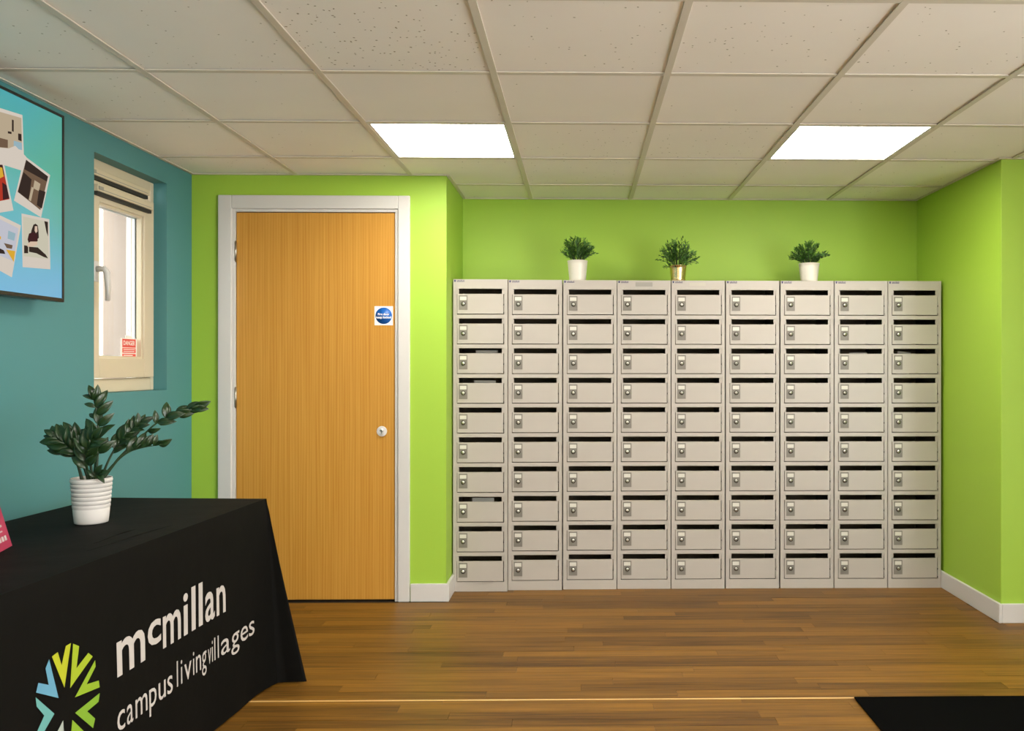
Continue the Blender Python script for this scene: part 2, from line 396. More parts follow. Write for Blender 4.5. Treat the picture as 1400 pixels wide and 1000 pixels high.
for yv in ys[1:-1]:
    spans = [(xs[i], xs[i + 1]) for i in range(len(xs) - 1)]
    for a, b2 in spans:
        if yv > YD: a = max(a, XP + 0.0005)
        if yv > YP: b2 = min(b2, XR - 0.0005)
        if b2 - a < 0.05: continue
        MB().box(a + BW, b2 - BW, yv - BT, yv + BT, ZC + 0.0004, ZC + 0.0045).build('cross_tee', GRIDBAR, ceil)
# dark edge trim where ceiling meets the walls
def angle(x0, x1, y0, y1):
    MB().box(x0, x1, y0, y1, ZC - 0.0005, ZC + 0.004).build('wall_angle', GRIDBAR, ceil)
angle(XP + 0.001, XR - 0.001, YN - 0.019, YN - 0.0008); angle(XL + 0.019, XP, YD - 0.019, YD - 0.0008)
angle(XL + 0.0008, XL + 0.019, YB + 0.001, YD - 0.001); angle(XR - 0.019, XR - 0.0008, YP, YN - 0.019)
angle(XP + 0.0008, XP + 0.019, YD, YN - 0.019); angle(XR - 0.019, XF - 0.001, YP - 0.019, YP - 0.0008)

def ceiling_light(cell, label):
    x0, x1, y0, y1 = cells[cell]
    r = empty('ceiling_light', ((x0 + x1) / 2, (y0 + y1) / 2, ZC))
    tag(r, label, 'light panel', 'square ceiling light panels')
    h, hy = (x1 - x0) / 2 - 0.003, (y1 - y0) / 2 - 0.003; fw = 0.020
    f = MB()
    f.box(-h, h, -hy, -hy + fw, 0.0012, 0.03); f.box(-h, h, hy - fw, hy, 0.0012, 0.03); f.box(-h, -h + fw, -hy + fw, hy - fw, 0.0012, 0.03); f.box(h - fw, h, -hy + fw, hy - fw, 0.0012, 0.03)
    f.build('frame', WHITE, r)
    MB().box(-h + fw, h - fw, -hy + fw, hy - fw, 0.006, 0.012).build('diffuser', DIFFUSER, r)
    MB().box(-h + 0.001, h - 0.001, -hy + 0.001, hy - 0.001, 0.031, 0.04).build('housing', WHITE, r)
ceiling_light((1, 1), 'lit square ceiling light panel in front of the door wall corner')
ceiling_light((4, 1), 'lit square ceiling light panel near the right green wall')
ceiling_light((1, -3), 'lit square ceiling light panel above the viewer, on the left')
ceiling_light((4, -3), 'lit square ceiling light panel above the viewer, on the right')
ceiling_light((1, -7), 'lit square ceiling light panel at the room rear, on the left')
ceiling_light((4, -7), 'lit square ceiling light panel at the room rear, on the right')

# ------------------------------------------------------------------ door
door = struct(empty('door_1', ((DX0 + DX1) / 2, YD, 0)), 'oak veneer fire door in a white frame')
ox = (DX0 + DX1) / 2
f = MB()   # lining (jambs) and architrave
OX0, OX1, OZ = -1.894 - ox, -0.897 - ox, 2.128
IX0, IX1, IZ = -1.824 - ox, -0.959 - ox, 2.058
f.box(OX0, IX0, -0.018, -0.0002, 0, OZ); f.box(IX1, OX1, -0.018, -0.0002, 0, OZ); f.box(IX0, IX1, -0.018, -0.0002, IZ, OZ)
f.build('architrave', WHITE, door, bevel=0.004)
LX0, LX1, LZ = -1.8055 - ox, -0.979 - ox, 2.040
f = MB()
f.box(DX0 - ox + 0.0003, LX0 - 0.003, -0.006, 0.135, 0, DZ - 0.0003); f.box(LX1 + 0.003, DX1 - ox - 0.0003, -0.006, 0.135, 0, DZ - 0.0003); f.box(LX0 - 0.003, LX1 + 0.003, -0.006, 0.135, LZ + 0.003, DZ - 0.0003)
f.box(LX0 - 0.003, LX0 + 0.012, 0.055, 0.08, 0, LZ); f.box(LX1 - 0.012, LX1 + 0.003, 0.055, 0.08, 0, LZ); f.box(LX0, LX1, 0.055, 0.08, LZ - 0.012, LZ + 0.003)
f.build('door_frame', WHITE, door, bevel=0.0015)
leaf = MB().box(LX0, LX1, 0.004, 0.048, 0.009, LZ).build('door_leaf', DOORWOOD, door, bevel=0.0015)
for hz in (1.835, 1.07, 0.26):
    h = MB()
    h.cyl((LX0 - 0.002, -0.002, hz - 0.05), (0, 0, 1), 0.0065, 0.1, 14)
    h.cyl((LX0 - 0.002, -0.002, hz - 0.056), (0, 0, 1), 0.0045, 0.112, 12)
    h.box(LX0 - 0.0035, LX0 - 0.0005, 0.0, 0.03, hz - 0.05, hz + 0.05)
    h.build('hinge', HINGE, door)
esc = MB(); kx, kz = -1.046 - ox, 0.893
esc.cyl((kx, 0.004, kz), (0, -1, 0), 0.027, 0.006, 32)
e = esc.build('escutcheon', WHITE, door, bevel=0.0015)
k = MB(); k.cyl((kx, -0.001, kz + 0.006), (0, -1, 0), 0.0085, 0.004, 20); k.box(kx - 0.005, kx + 0.005, -0.005, -0.001, kz - 0.017, kz + 0.002)
k.build('lock_cylinder', CHROME, e)
MB().box(kx - 0.0012, kx + 0.0012, -0.0056, -0.004, kz - 0.012, kz + 0.009).build('keyhole', DARKHOLE, e)

# fire door sign
sg = empty('door_sign', (-1.037, YD + 0.004, 1.5)); tag(sg, 'small square white sign with blue disc on the oak door', 'sign')
MB().box(-0.048, 0.048, -0.0015, 0, -0.05, 0.05).build('backing', SIGNWHITE, sg)
MB().cyl((0, -0.0014, 0), (0, -1, 0), 0.0435, 0.0008, 48).build('disc', SIGNBLUE, sg)
def flat_text(body, width, zc, parent, m, depth_y, name, height=None, offset=0.0):
    vs, fs = text_mesh(body, 1.0, offset)
    x0, x1 = min(v[0] for v in vs), max(v[0] for v in vs); z1 = max(v[1] for v in vs); z0 = min(v[1] for v in vs)
    k = width / (x1 - x0); kz_ = k if height is None else height / (z1 - z0)
    mb = MB(); mb.add([((v[0] - (x0 + x1) / 2) * k, depth_y, (v[1] - (z0 + z1) / 2) * kz_ + zc) for v in vs], fs)
    return mb.build(name, m, parent)
flat_text('Fire door', 0.060, 0.0085, sg, SIGNWHITE, -0.0026, 'lettering', offset=0.022)
flat_text('keep locked', 0.077, -0.010, sg, SIGNWHITE, -0.0026, 'lettering', offset=0.022)

# ------------------------------------------------------------------ window in the left wall
XW = -2.10     # inner face of the frame
win = struct(empty('window_1', (XW, 0, 0)), 'cream window with handle in teal wall')
def wb(mb, y0, y1, z0, z1, d0=0.0, d1=-0.07): return mb.box(min(d0, d1), max(d0, d1), y0, y1, z0, z1)
fr = MB(); e0, e1, b0, b1 = WY0 + 0.0005, WY1 - 0.0005, WZ0 + 0.0005, WZ1 - 0.0005
FWD = 0.030
wb(fr, e0, e0 + FWD, b0, b1); wb(fr, e1 - FWD, e1, b0, b1); wb(fr, e0 + FWD, e1 - FWD, b0, b0 + 0.06); wb(fr, e0 + FWD, e1 - FWD, b1 - 0.045, b1)
fr.build('window_frame', PVC, win, bevel=0.003)
sa = MB(); s0, s1, q0, q1 = e0 + FWD + 0.003, e1 - FWD - 0.003, b0 + 0.063, b1 - 0.100
SW = 0.088
wb(sa, s0, s0 + SW, q0, q1, 0.018, -0.05); wb(sa, s1 - SW, s1, q0, q1, 0.018, -0.05)
wb(sa, s0 + SW, s1 - SW, q0, q0 + SW, 0.018, -0.05); wb(sa, s0 + SW, s1 - SW, q1 - 0.085, q1, 0.018, -0.05)
sash = sa.build('sash', PVC, win, bevel=0.004)
# glazing bead with gasket lines
gy0, gy1, gz0, gz1 = s0 + SW, s1 - SW, q0 + SW, q1 - 0.085
for nm, m, t0, d0, d1 in (('glazing_bead', PVC, 0.010, 0.006, -0.016), ('gasket', GASKET, 0.004, -0.017, -0.021), ('spacer_bar', OUTPVC, 0.012, -0.024, -0.036), ('gasket', GASKET, 0.004, -0.037, -0.041)):
    gb = MB(); wb(gb, gy0, gy0 + t0, gz0, gz1, d0, d1); wb(gb, gy1 - t0, gy1, gz0, gz1, d0, d1); wb(gb, gy0 + t0, gy1 - t0, gz0, gz0 + t0, d0, d1); wb(gb, gy0 + t0, gy1 - t0, gz1 - t0, gz1, d0, d1)
    gb.build(nm, m, sash)
wb(MB(), gy0 + 0.003, gy1 - 0.003, gz0 + 0.003, gz1 - 0.003, -0.022, -0.0235).build('pane', GLASS, sash)
wb(MB(), gy0 + 0.003, gy1 - 0.003, gz0 + 0.003, gz1 - 0.003, -0.0365, -0.0368).build('pane', GLASS, sash)
# two trickle vents: housing bar with a dark slot beneath
for zv, ya, yb, d in ((b1 - 0.072, s0 + 0.005, s1 - 0.055, 0.026), (q1 - 0.040, s0 + 0.035, s1 - 0.050, 0.040)):
    vt = MB(); wb(vt, ya, yb, zv - 0.008, zv + 0.022, d, d - 0.030)
    v = vt.build('trickle_vent', PVC, win, bevel=0.003)
    wb(MB(), ya + 0.006, yb - 0.006, zv - 0.024, zv - 0.0085, d - 0.006, d - 0.030).build('slot', GASKET, v)
    wb(MB(), ya + 0.004, ya + 0.040, zv - 0.002, zv + 0.014, d + 0.004, d + 0.0002).build('end_cap', GREYSTICK, v, bevel=0.002)
    wb(MB(), ya + 0.045, yb - 0.02, zv + 0.0, zv + 0.003, d + 0.0012, d + 0.0001).build('groove', GREYSTICK, v)
# handle
hy, hz = s0 + 0.046, 1.640
h = MB(); wb(h, hy - 0.017, hy + 0.017, hz - 0.045, hz + 0.045, 0.030, 0.0182)
hd = h.build('handle', WHITE, win, bevel=0.005, seg=3)
h = MB(); h.tube([(0.030, hy, hz + 0.01), (0.060, hy, hz + 0.01), (0.070, hy + 0.004, hz - 0.005), (0.070, hy + 0.010, hz - 0.06), (0.066, hy + 0.016, hz - 0.125)], [0.013, 0.013, 0.013, 0.0115, 0.009], 12)
h.build('lever', WHITE, hd)
# outer reveal lining and sill outside
o = MB(); wb(o, e0, e0 + 0.02, b0, b1, -0.08, -0.235); wb(o, e1 - 0.02, e1, b0, b1, -0.08, -0.235); wb(o, e0 + 0.02, e1 - 0.02, b0, b0 + 0.03, -0.08, -0.26); wb(o, e0 + 0.02, e1 - 0.02, b1 - 0.02, b1, -0.08, -0.235)
o.build('outer_reveal', SALMON, win)
o = MB(); wb(o, e1 - 0.062, e1 - 0.0205, b0 + 0.03, b1 - 0.02, -0.0755, -0.100); wb(o, e0 + 0.0205, e0 + 0.05, b0 + 0.03, b1 - 0.02, -0.0755, -0.100)
o.build('outer_frame', OUTPVC, win)
# danger tag stuck inside the glass
dt = empty('warning_tag', (XW - 0.0145, gy1 - 0.078, gz0 + 0.055)); tag(dt, 'small white and red warning tag in bottom of window pane', 'tag')
n = MB(); n.box(-0.002, 0, -0.068, 0.068, -0.055, 0.040); n.box(-0.002, 0, -0.03, 0.03, 0.040, 0.052)
n.build('backing', SIGNWHITE, dt)
n = MB(); n.box(0.0002, 0.0008, -0.058, 0.058, -0.003, 0.036)
n.box(0.0002, 0.0008, -0.058, 0.058, -0.047, -0.033); n.box(0.0002, 0.0008, -0.058, 0.058, -0.028, -0.006)
n.build('red_panel', SIGNRED, dt)
vs, fs = text_mesh('DANGER', 1.0, 0.02); xa, xb = min(v[0] for v in vs), max(v[0] for v in vs)
kk = 0.10 / (xb - xa)
mb = MB(); mb.add([(0.0012, (v[0] - (xa + xb) / 2) * kk, 0.008 + v[1] * kk * 1.15) for v in vs], fs); mb.build('lettering', SIGNWHITE, dt)
n = MB()
n.box(0.001, 0.0014, -0.050, 0.050, -0.014, -0.011); n.box(0.001, 0.0014, -0.050, 0.045, -0.023, -0.020)
n.box(0.001, 0.0014, -0.050, 0.030, -0.042, -0.038); n.build('small_print', SIGNWHITE, dt)
hk = MB(); hk.tube([(0.003 * 0, -0.006 + 0.010 * math.sin(t * 0.6), 0.052 + 0.005 * t) for t in range(8)], 0.0014, 6)
hk.build('hook', CHROME, dt)
# outside: neighbouring rendered wall and paving
struct(MB().box(-3.65, -3.45, 2.0, 9.5, 0, 2.9).build('wall_outside', SALMON), 'pale salmon wall seen outside the window')
struct(MB().box(-8, XL - 0.32, -1, 10, -0.1, -0.02).build('ground_outside', EXTGROUND))

# ------------------------------------------------------------------ television with picture slides
TX, TY1, TZ0, TZ1 = -1.94, 3.212, 1.474, 2.174
TYC, TW, TH = TY1 - 0.62, 1.24, TZ1 - TZ0
tv = empty('television', (TX, TYC, TZ0)); tag(tv, 'wall-mounted flat screen showing instant photos on teal', 'television')
b = MB(); bz = 0.010
b.box(-0.028, 0, -TW / 2, -TW / 2 + bz, 0, TH); b.box(-0.028, 0, TW / 2 - bz, TW / 2, 0, TH); b.box(-0.028, 0, -TW / 2 + bz, TW / 2 - bz, 0, bz + 0.004); b.box(-0.028, 0, -TW / 2 + bz, TW / 2 - bz, TH - bz, TH)
b.build('bezel', BLACKPL, tv, bevel=0.0015)
MB().box(-0.058, -0.0285, -TW / 2 + 0.02, TW / 2 - 0.10, 0.0, TH - 0.1).build('rear_housing', BLACKPL, tv, bevel=0.008)
MB().box(-0.0965, -0.0585, -0.25, 0.25, 0.12, 0.5).build('wall_bracket', BLACKPL, tv)
def screenmat():
    m = bpy.data.materials.new('teal_gradient_screen'); m.use_nodes = True; nt = m.node_tree; L = nt.links.new
    b = nt.nodes['Principled BSDF']; b.inputs['Base Color'].default_value = (0.01, 0.01, 0.01, 1); b.inputs['Roughness'].default_value = 0.3
    tc = nt.nodes.new('ShaderNodeTexCoord'); sp = nt.nodes.new('ShaderNodeSeparateXYZ'); L(tc.outputs['Object'], sp.inputs[0])
    mz = nt.nodes.new('ShaderNodeMapRange'); mz.inputs['From Min'].default_value = 0; mz.inputs['From Max'].default_value = TH; L(sp.outputs['Z'], mz.inputs['Value'])
    r = nt.nodes.new('ShaderNodeValToRGB'); cr = r.color_ramp
    cr.elements[0].position = 0.0; cr.elements[0].color = lin(118, 190, 232); cr.elements[1].position = 1.0; cr.elements[1].color = lin(72, 176, 184)
    e = cr.elements.new(0.35); e.color = lin(96, 188, 205); e = cr.elements.new(0.7); e.color = lin(80, 180, 165)
    L(mz.outputs[0], r.inputs[0])
    my = nt.nodes.new('ShaderNodeMapRange'); my.inputs['From Min'].default_value = TW / 2 - 0.22; my.inputs['From Max'].default_value = TW / 2; my.inputs['To Max'].default_value = 0.55; L(sp.outputs['Y'], my.inputs['Value'])
    mx = nt.nodes.new('ShaderNodeMix'); mx.data_type = 'RGBA'; L(my.outputs[0], mx.inputs[0]); L(r.outputs[0], mx.inputs[6]); mx.inputs[7].default_value = lin(92, 178, 140)
    mm = nt.nodes.new('ShaderNodeMath'); mm.operation = 'MULTIPLY'; L(my.outputs[0], mm.inputs[0])
    mz2 = nt.nodes.new('ShaderNodeMapRange'); mz2.inputs['From Min'].default_value = 0.1; mz2.inputs['From Max'].default_value = 0.3; L(sp.outputs['Z'], mz2.inputs['Value'])
    L(mz2.outputs[0], mm.inputs[1]); L(mm.outputs[0], mx.inputs[0])
    L(mx.outputs[2], b.inputs['Emission Color']); b.inputs['Emission Strength'].default_value = 0.62
    return m
MB().box(-0.027, -0.004, -TW / 2 + bz, TW / 2 - bz, bz + 0.004, TH - bz).build('screen', screenmat(), tv)
def em(r, g, b_, s=0.64): return emitmat('slide_%d_%d_%d' % (r, g, b_), lin(r, g, b_), s)
CARDW = em(226, 214, 200)
# outlines on the screen, in (distance right of the frame's middle, height) metres
def px(u, v):  # photograph point on the screen plane -> local (y, z); both are plain metres on the screen
    U, V = u - CX, v - CY
    dx, dy, dz = U / F, 1.0, -V / F
    c, s_ = math.cos(YAW), math.sin(YAW); X_, Y_ = dx * c + dy * s_, -dx * s_ + dy * c
    t = TX / X_; return (Y_ * t - TYC, CAMZ + dz * t - TZ0)
def poly(mb, pts, d, mi=0): mb.add([(d,) + px(*p) for p in pts], [tuple(range(len(pts)))], mi)
SL = [em(196, 178, 150), em(60, 48, 42), em(120, 96, 76), em(188, 62, 44), em(70, 40, 40), em(160, 190, 200), em(232, 180, 60), em(205, 205, 215), em(228, 200, 176), em(214, 208, 186)]
photos = [
 ([(-22, 141), (32, 158), (34, 214), (-22, 210)], [([(-18, 148), (30.5, 162), (31.5, 205), (-18, 201)], 0), ([(-18, 184), (12, 192), (12, 203), (-18, 200)], 2), ([(17.5, 164), (20, 165), (20, 181), (17.5, 180)], 1), ([(12, 180), (17, 181), (17, 184), (12, 183)], 1), ([(20, 193), (31, 196), (31.5, 206), (20, 203)], 5), ([(26, 183), (30.5, 184), (30.8, 194), (26, 192)], 1)]),
 ([(-8, 212), (22, 200), (37, 215), (31, 234), (2, 225)], []),
 ([(-32, 218), (6, 221.5), (19.5, 288.5), (-20, 295)], [([(-26, 224), (4.5, 226), (14, 273), (-16, 279)], 3), ([(-26, 224), (4.5, 226), (7, 240), (-8, 236)], 4), ([(4, 250), (10, 254), (14, 272), (5, 274)], 4), ([(-4, 228), (4, 230), (6, 242), (-2, 246)], 6)]),
 ([(34.5, 214), (69.5, 240), (57, 298), (20, 275)], [([(36.5, 219), (66.5, 242), (56, 288), (25, 263)], 2), ([(33, 236), (44, 246), (40, 274), (25, 263)], 1), ([(36.5, 219), (66.5, 242), (65, 249), (45, 238), (34, 232)], 1), ([(48, 247), (56, 252), (54, 262), (46, 258)], 0), ([(54, 260), (63, 263), (58, 286), (51, 281)], 1), ([(44, 256), (47, 258), (43, 276), (40, 274)], 0)]),
 ([(-24, 283), (29.5, 309), (17, 380), (-34, 352)], [([(-20, 290), (26, 313), (19, 358), (-28, 338)], 7), ([(9, 342), (21.5, 344), (19.5, 359)], 6), ([(-10, 335), (6, 343), (8, 348), (-12, 346)], 1), ([(6, 333), (18, 336), (17, 341), (10, 340)], 2), ([(-12, 322), (2, 324), (2, 328), (-12, 327)], 6), ([(12, 316), (22, 320), (20, 330), (11, 327)], 5)]),
 ([(30, 292.5), (68, 300.5), (69.5, 369), (31.5, 366)], [([(32, 296.5), (66.2, 304), (66.8, 355), (33, 351)], 9), ([(61, 303), (66, 304), (66.2, 324), (64, 318)], 1), ([(33.5, 336), (39, 337), (39, 347), (33.5, 347)], 1)]),
]
for k, (c, pics) in enumerate(photos):
    d = -0.0038 + 0.0004 * k
    mb = MB(); poly(mb, c, d); cd_ = mb.build('photo_slide', CARDW, tv)
    if pics:
        mb = MB()
        for q, (pp, mi) in enumerate(pics): poly(mb, pp, d + 0.0001 + 0.00004 * q, mi)
        mb.build('picture', SL, cd_)
# seated figure inside the lowest slide
mb = MB(); d = -0.0012
poly(mb, [(46, 308), (49, 306.5), (52, 309), (53, 316), (53.5, 326), (51, 328), (44, 327), (42, 322), (43.5, 315)], d, 1)          # dark hair
poly(mb, [(48, 310), (51.2, 310), (51.6, 317), (49.4, 319.5), (47.6, 316)], d + 0.00004, 8)                                    # face
poly(mb, [(40, 320), (46, 318), (51, 321), (52, 330), (47, 334), (40, 334), (38, 328)], d + 0.00002, 4)                        # top
poly(mb, [(38, 334), (42, 331), (51, 331), (52, 335), (45, 338), (38, 338)], d + 0.00005, 8)                                   # arms
poly(mb, [(40, 338), (52, 339), (63, 349), (66, 354), (60, 352), (50, 347), (40, 345)], d + 0.00003, 1)                        # legs
mb.build('picture', SL, cd_)

# ------------------------------------------------------------------ lockers
LW, LH, LD = 0.2965, 1.712, 0.355
OPW, OPH, GAPH, Z0 = 0.259, 0.142, 0.0209, 0.052
OX = 0.0200    # left margin of the openings
SLOT = 0.0285
body = MB(); t = 0.0015
body.box(0, t * 2, 0, LD, 0, LH); body.box(LW - t * 2, LW, 0, LD, 0, LH)
body.box(t * 2, LW - t * 2, LD - t, LD, 0, LH); body.box(t * 2, LW - t * 2, 0.0, LD - t, LH - t, LH); body.box(t * 2, LW - t * 2, 0.02, LD - t, 0.03, 0.03 + t)
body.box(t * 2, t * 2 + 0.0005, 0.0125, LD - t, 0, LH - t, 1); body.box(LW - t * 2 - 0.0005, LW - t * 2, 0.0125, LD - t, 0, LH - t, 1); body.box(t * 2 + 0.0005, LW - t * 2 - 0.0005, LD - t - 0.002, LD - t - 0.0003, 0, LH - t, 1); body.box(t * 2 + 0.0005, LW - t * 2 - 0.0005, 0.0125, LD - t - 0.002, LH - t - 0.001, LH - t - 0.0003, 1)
body.box(t * 2, OX, 0, 0.012, 0, LH - t); body.box(OX + OPW, LW - t * 2, 0, 0.012, 0, LH - t)
body.box(OX, OX + OPW, 0, 0.012, 0, Z0); body.box(OX, OX + OPW, 0, 0.012, Z0 + 10 * OPH + 9 * GAPH, LH - t)
for r in range(10):
    zb = Z0 + r * (OPH + GAPH)
    if r < 9: body.box(OX, OX + OPW, 0, 0.012, zb + OPH, zb + OPH + GAPH)
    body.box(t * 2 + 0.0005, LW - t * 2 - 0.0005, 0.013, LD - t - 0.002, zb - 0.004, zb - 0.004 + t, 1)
    zs = zb + OPH - SLOT
    body.box(OX, OX + 0.011, 0.003, 0.006, zs, zb + OPH); body.box(OX + OPW - 0.013, OX + OPW, 0.003, 0.006, zs, zb + OPH)
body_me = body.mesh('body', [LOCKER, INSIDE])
DH = OPH - SLOT - 0.0045
dm = MB().box(0, OPW - 0.0075, 0, 0.010, 0, DH).mesh('door', LOCKER)
pl = MB().box(0, 0.047, -0.002, 0, 0, 0.080).mesh('lock_plate', PLATE)
ca = MB().box(0.0055, 0.0415, -0.0028, -0.002, 0.053, 0.073).mesh('label_card', CARD)
lk = MB(); lk.cyl((0.0245, -0.002, 0.034), (0, -1, 0), 0.0125, 0.0035, 20, 1); lk.cyl((0.0245, -0.0055, 0.034), (0, -1, 0), 0.0076, 0.0015, 18, 0); lk.box(0.0238, 0.0252, -0.0073, -0.0068, 0.029, 0.039, 1)
lk_me = lk.mesh('lock', [CHROME, mat('dark_lock_ring', (0.075, 0.068, 0.055, 1), 0.5)])
hi = MB(); hi.box(OPW - 0.0074, OPW - 0.0034, -0.0012, 0.004, 0.0, 0.010); hi_me = hi.mesh('hinge_pin', DARKHOLE)
brand = MB(); brand.box(0, 0.006, -0.0006, 0, 0, 0.007, 0)
for q, (x0, hgt) in enumerate(((0.011, 7), (0.0165, 6), (0.022, 6), (0.0275, 7), (0.033, 6), (0.0385, 6))):
    brand.box(x0, x0 + 0.0012, -0.0006, 0, 0, hgt * 0.001, 0); brand.box(x0, x0 + 0.0042, -0.0006, 0, 0.0, 0.0013, 0); brand.box(x0 + 0.003, x0 + 0.0042, -0.0006, 0, 0, 0.005, 0)
    if q % 2: brand.box(x0, x0 + 0.0042, -0.0006, 0, 0.0047, 0.006, 0)
brand_me = brand.mesh('maker_mark', BLUEPRINT)
edges = [-0.7025, -0.4035, -0.101, 0.1990, 0.5000, 0.8035, 1.108, 1.4095, 1.7095]
yfront = [4.648, 4.672, 4.684, 4.69, 4.69, 4.692, 4.692, 4.69, 4.688]
ords = ['leftmost pale grey locker column, scuffed at its foot, beside the door wall',
        'second pale grey locker column from the left, set slightly forward',
        'third pale grey locker column from the left, under a white potted plant',
        'fourth pale grey locker column from the left, with grey sticker along its top',
        'middle pale grey locker column, under the gold potted plant',
        'sixth pale grey locker column from the left, nothing on top',
        'seventh pale grey locker column, under the right-hand white potted plant',
        'eighth pale grey locker column from the left, second from the right end',
        'rightmost pale grey locker column, beside the right green wall']
def top_z(i): return LH
for i in range(9):
    xsL = edges[i] + 0.0015
    ro = empty('locker', (xsL, yfront[i], 0)); tag(ro, ords[i], 'locker', 'ten-door locker columns')
    bo = link(body_me, 'body', ro)
    md = bo.modifiers.new('bevel', 'BEVEL'); md.width = 0.0012; md.segments = 1; md.limit_method = 'ANGLE'
    for r in range(10):
        zb = Z0 + r * (OPH + GAPH)
        a = random.uniform(-0.004, 0.006)
        do = link(dm, 'door', ro, (OX + 0.003, -0.0022, zb + 0.0045), (random.uniform(-0.004, 0.004), 0, a * 0.5))
        link(pl, 'lock_plate', do, (0.0085, 0, DH - 0.088))
        link(ca, 'label_card', do, (0.0085, 0, DH - 0.088))
        link(lk_me, 'lock', do, (0.0085, 0, DH - 0.088))
        link(hi_me, 'hinge_pin', do, (0, 0, 0.045)); link(hi_me, 'hinge_pin', do)
    mk = link(brand_me, 'maker_mark', ro, (0.006, -0.0001, LH - 0.0145)); mk.scale = (1.28, 1, 1.6)
    if i == 3: MB().box(0.10, 0.195, -0.0006, 0, LH - 0.034, LH - 0.010).build('sticker', GREYSTICK, ro)
    if i == 4: MB().box(0.10, 0.19, -0.0004, 0, LH - 0.030, LH - 0.012).build('sticker', mat('faded_sticker', (0.45, 0.42, 0.35, 1), 0.4), ro)
    if i == 0:   # buckled strip along the foot
        n = MB(); zf = Z0 + 0.001
        n.add([(0.07, -0.0008, zf - 0.004), (0.14, -0.006, zf - 0.006), (0.22, -0.004, zf - 0.001), (0.22, -0.002, zf - 0.006), (0.17, -0.003, zf - 0.016), (0.10, -0.0008, zf - 0.006)], [(0, 5, 4, 3, 2, 1)])
        n.build('buckled_edge', LOCKER, ro)
# post sticking up behind a few slots
def letter(i, row_from_top, x0, x1, label, tilt=0.0, lift=0.5):
    r = 9 - row_from_top; zb = Z0 + r * (OPH + GAPH)
    xsL = edges[i]
    mb = MB().box(0, x1 - x0, 0, 0.002, 0, OPH - SLOT + SLOT * lift)
    o = mb.build('letter', PAPER, loc=(xsL + OX + x0, yfront[i] + 0.045, zb + 0.002)); o.rotation_euler = (-0.05, tilt, 0)
    tag(o, label, 'letter', 'post left in the lockers')
letter(0, 2, 0.10, 0.22, 'white letter in third slot from top of leftmost locker', lift=0.55)
letter(0, 3, 0.09, 0.21, 'white letter in fourth slot from top of leftmost locker', lift=0.40)
letter(0, 7, 0.08, 0.20, 'white letter in eighth slot from top of leftmost locker', lift=0.45)
letter(8, 2, 0.04, 0.115, 'crumpled white letter in third slot from top of rightmost locker', 0.10, lift=0.50)
letter(7, 2, 0.08, 0.18, 'white letter in third slot from top of eighth locker', lift=0.22)

# ------------------------------------------------------------------ small plants on the lockers
def small_plant(x, ypos, rtop, rbot, h, pm, fw, fh, label, seed, droop=0.0, base=LH):
    rnd = random.Random(seed)
    r = empty('potted_plant', (x, ypos, base)); tag(r, label, 'plant', 'small pots on top of the lockers')
    prof = [(rbot, 0.0), (rbot + 0.002, 0.002)] + [(rbot + (rtop - rbot) * k / 6, 0.002 + (h - 0.006) * k / 6) for k in range(1, 7)] + [(rtop + 0.0012, h - 0.003), (rtop + 0.0008, h), (rtop - 0.003, h), (rtop - 0.004, h - 0.012)]
    MB().lathe(prof, 40).build('pot', pm, r)
    MB().lathe([(rtop - 0.0045, h - 0.016), (rtop * 0.5, h - 0.010), (0.0008, h - 0.008)], 24, cap=False).build('soil', SOIL, r)
    mb = MB()
    ns = 58
    for k in range(ns):
        az = rnd.uniform(0, 2 * math.pi); sp = rnd.random() ** 0.6
        rr = fw * sp; zz = h + fh * (1.02 - 0.75 * sp ** 2.2) * rnd.uniform(0.80, 1.04)
        if sp > 0.9 and droop: zz -= droop * rnd.random()
        p0 = Vector((math.cos(az) * rtop * 0.55 * sp, math.sin(az) * rtop * 0.55 * sp, h - 0.01))
        p2 = Vector((math.cos(az) * rr, math.sin(az) * rr, zz))
        p1 = Vector((p2.x * 0.45 + p0.x * 0.4, p2.y * 0.45 + p0.y * 0.4, h + (zz - h) * 0.62 + 0.01))
        pts = [(p0 * (1 - u) ** 2 + p1 * 2 * u * (1 - u) + p2 * u * u) for u in [q / 6 for q in range(7)]]
        mb.tube(pts, [0.0011] * 5 + [0.0008, 0.0004], 4, 0)
        for q in range(15):
            u = 0.22 + 0.78 * q / 14; pp = p0 * (1 - u) ** 2 + p1 * 2 * u * (1 - u) + p2 * u * u
            dd = ((p1 - p0) * (1 - u) + (p2 - p1) * u).normalized()
            sd = Vector((rnd.uniform(-1, 1), rnd.uniform(-1, 1), rnd.uniform(-0.3, 0.9)))
            sd = (sd - dd * sd.dot(dd)).normalized(); ld = (dd * 0.75 + sd).normalized()
            ln = rnd.uniform(0.016, 0.026); wd = rnd.uniform(0.0028, 0.0044); nn = ld.cross(dd).normalized()
            wv = nn * wd; md_ = pp + ld * ln * 0.5 + dd * 0.001; tp = pp + ld * ln + dd * 0.003
            up = ld.cross(nn) * 0.0009
            mb.add([pp, md_ + wv + up, tp, md_ - wv + up, md_ - up], [(0, 4, 2, 1), (0, 3, 2, 4)], 1 if rnd.random() < 0.72 else 2)
    fo = mb.build('foliage', [STEM, GRASS, GRASSL], r); fo['kind'] = 'stuff'
    return r
def at_x(u, yv):   # world x of an image column at depth yv
    dx = (u - CX) / F; c, s_ = math.cos(YAW), math.sin(YAW); return yv * (dx * c + s_) / (-dx * s_ + c)
YPOT = 4.775
small_plant(at_x(789.5, YPOT), YPOT, 0.0565, 0.046, 0.118, POTWHITE, 0.118, 0.128, 'leafy plant in white pot, leftmost of the three on the lockers', 3)
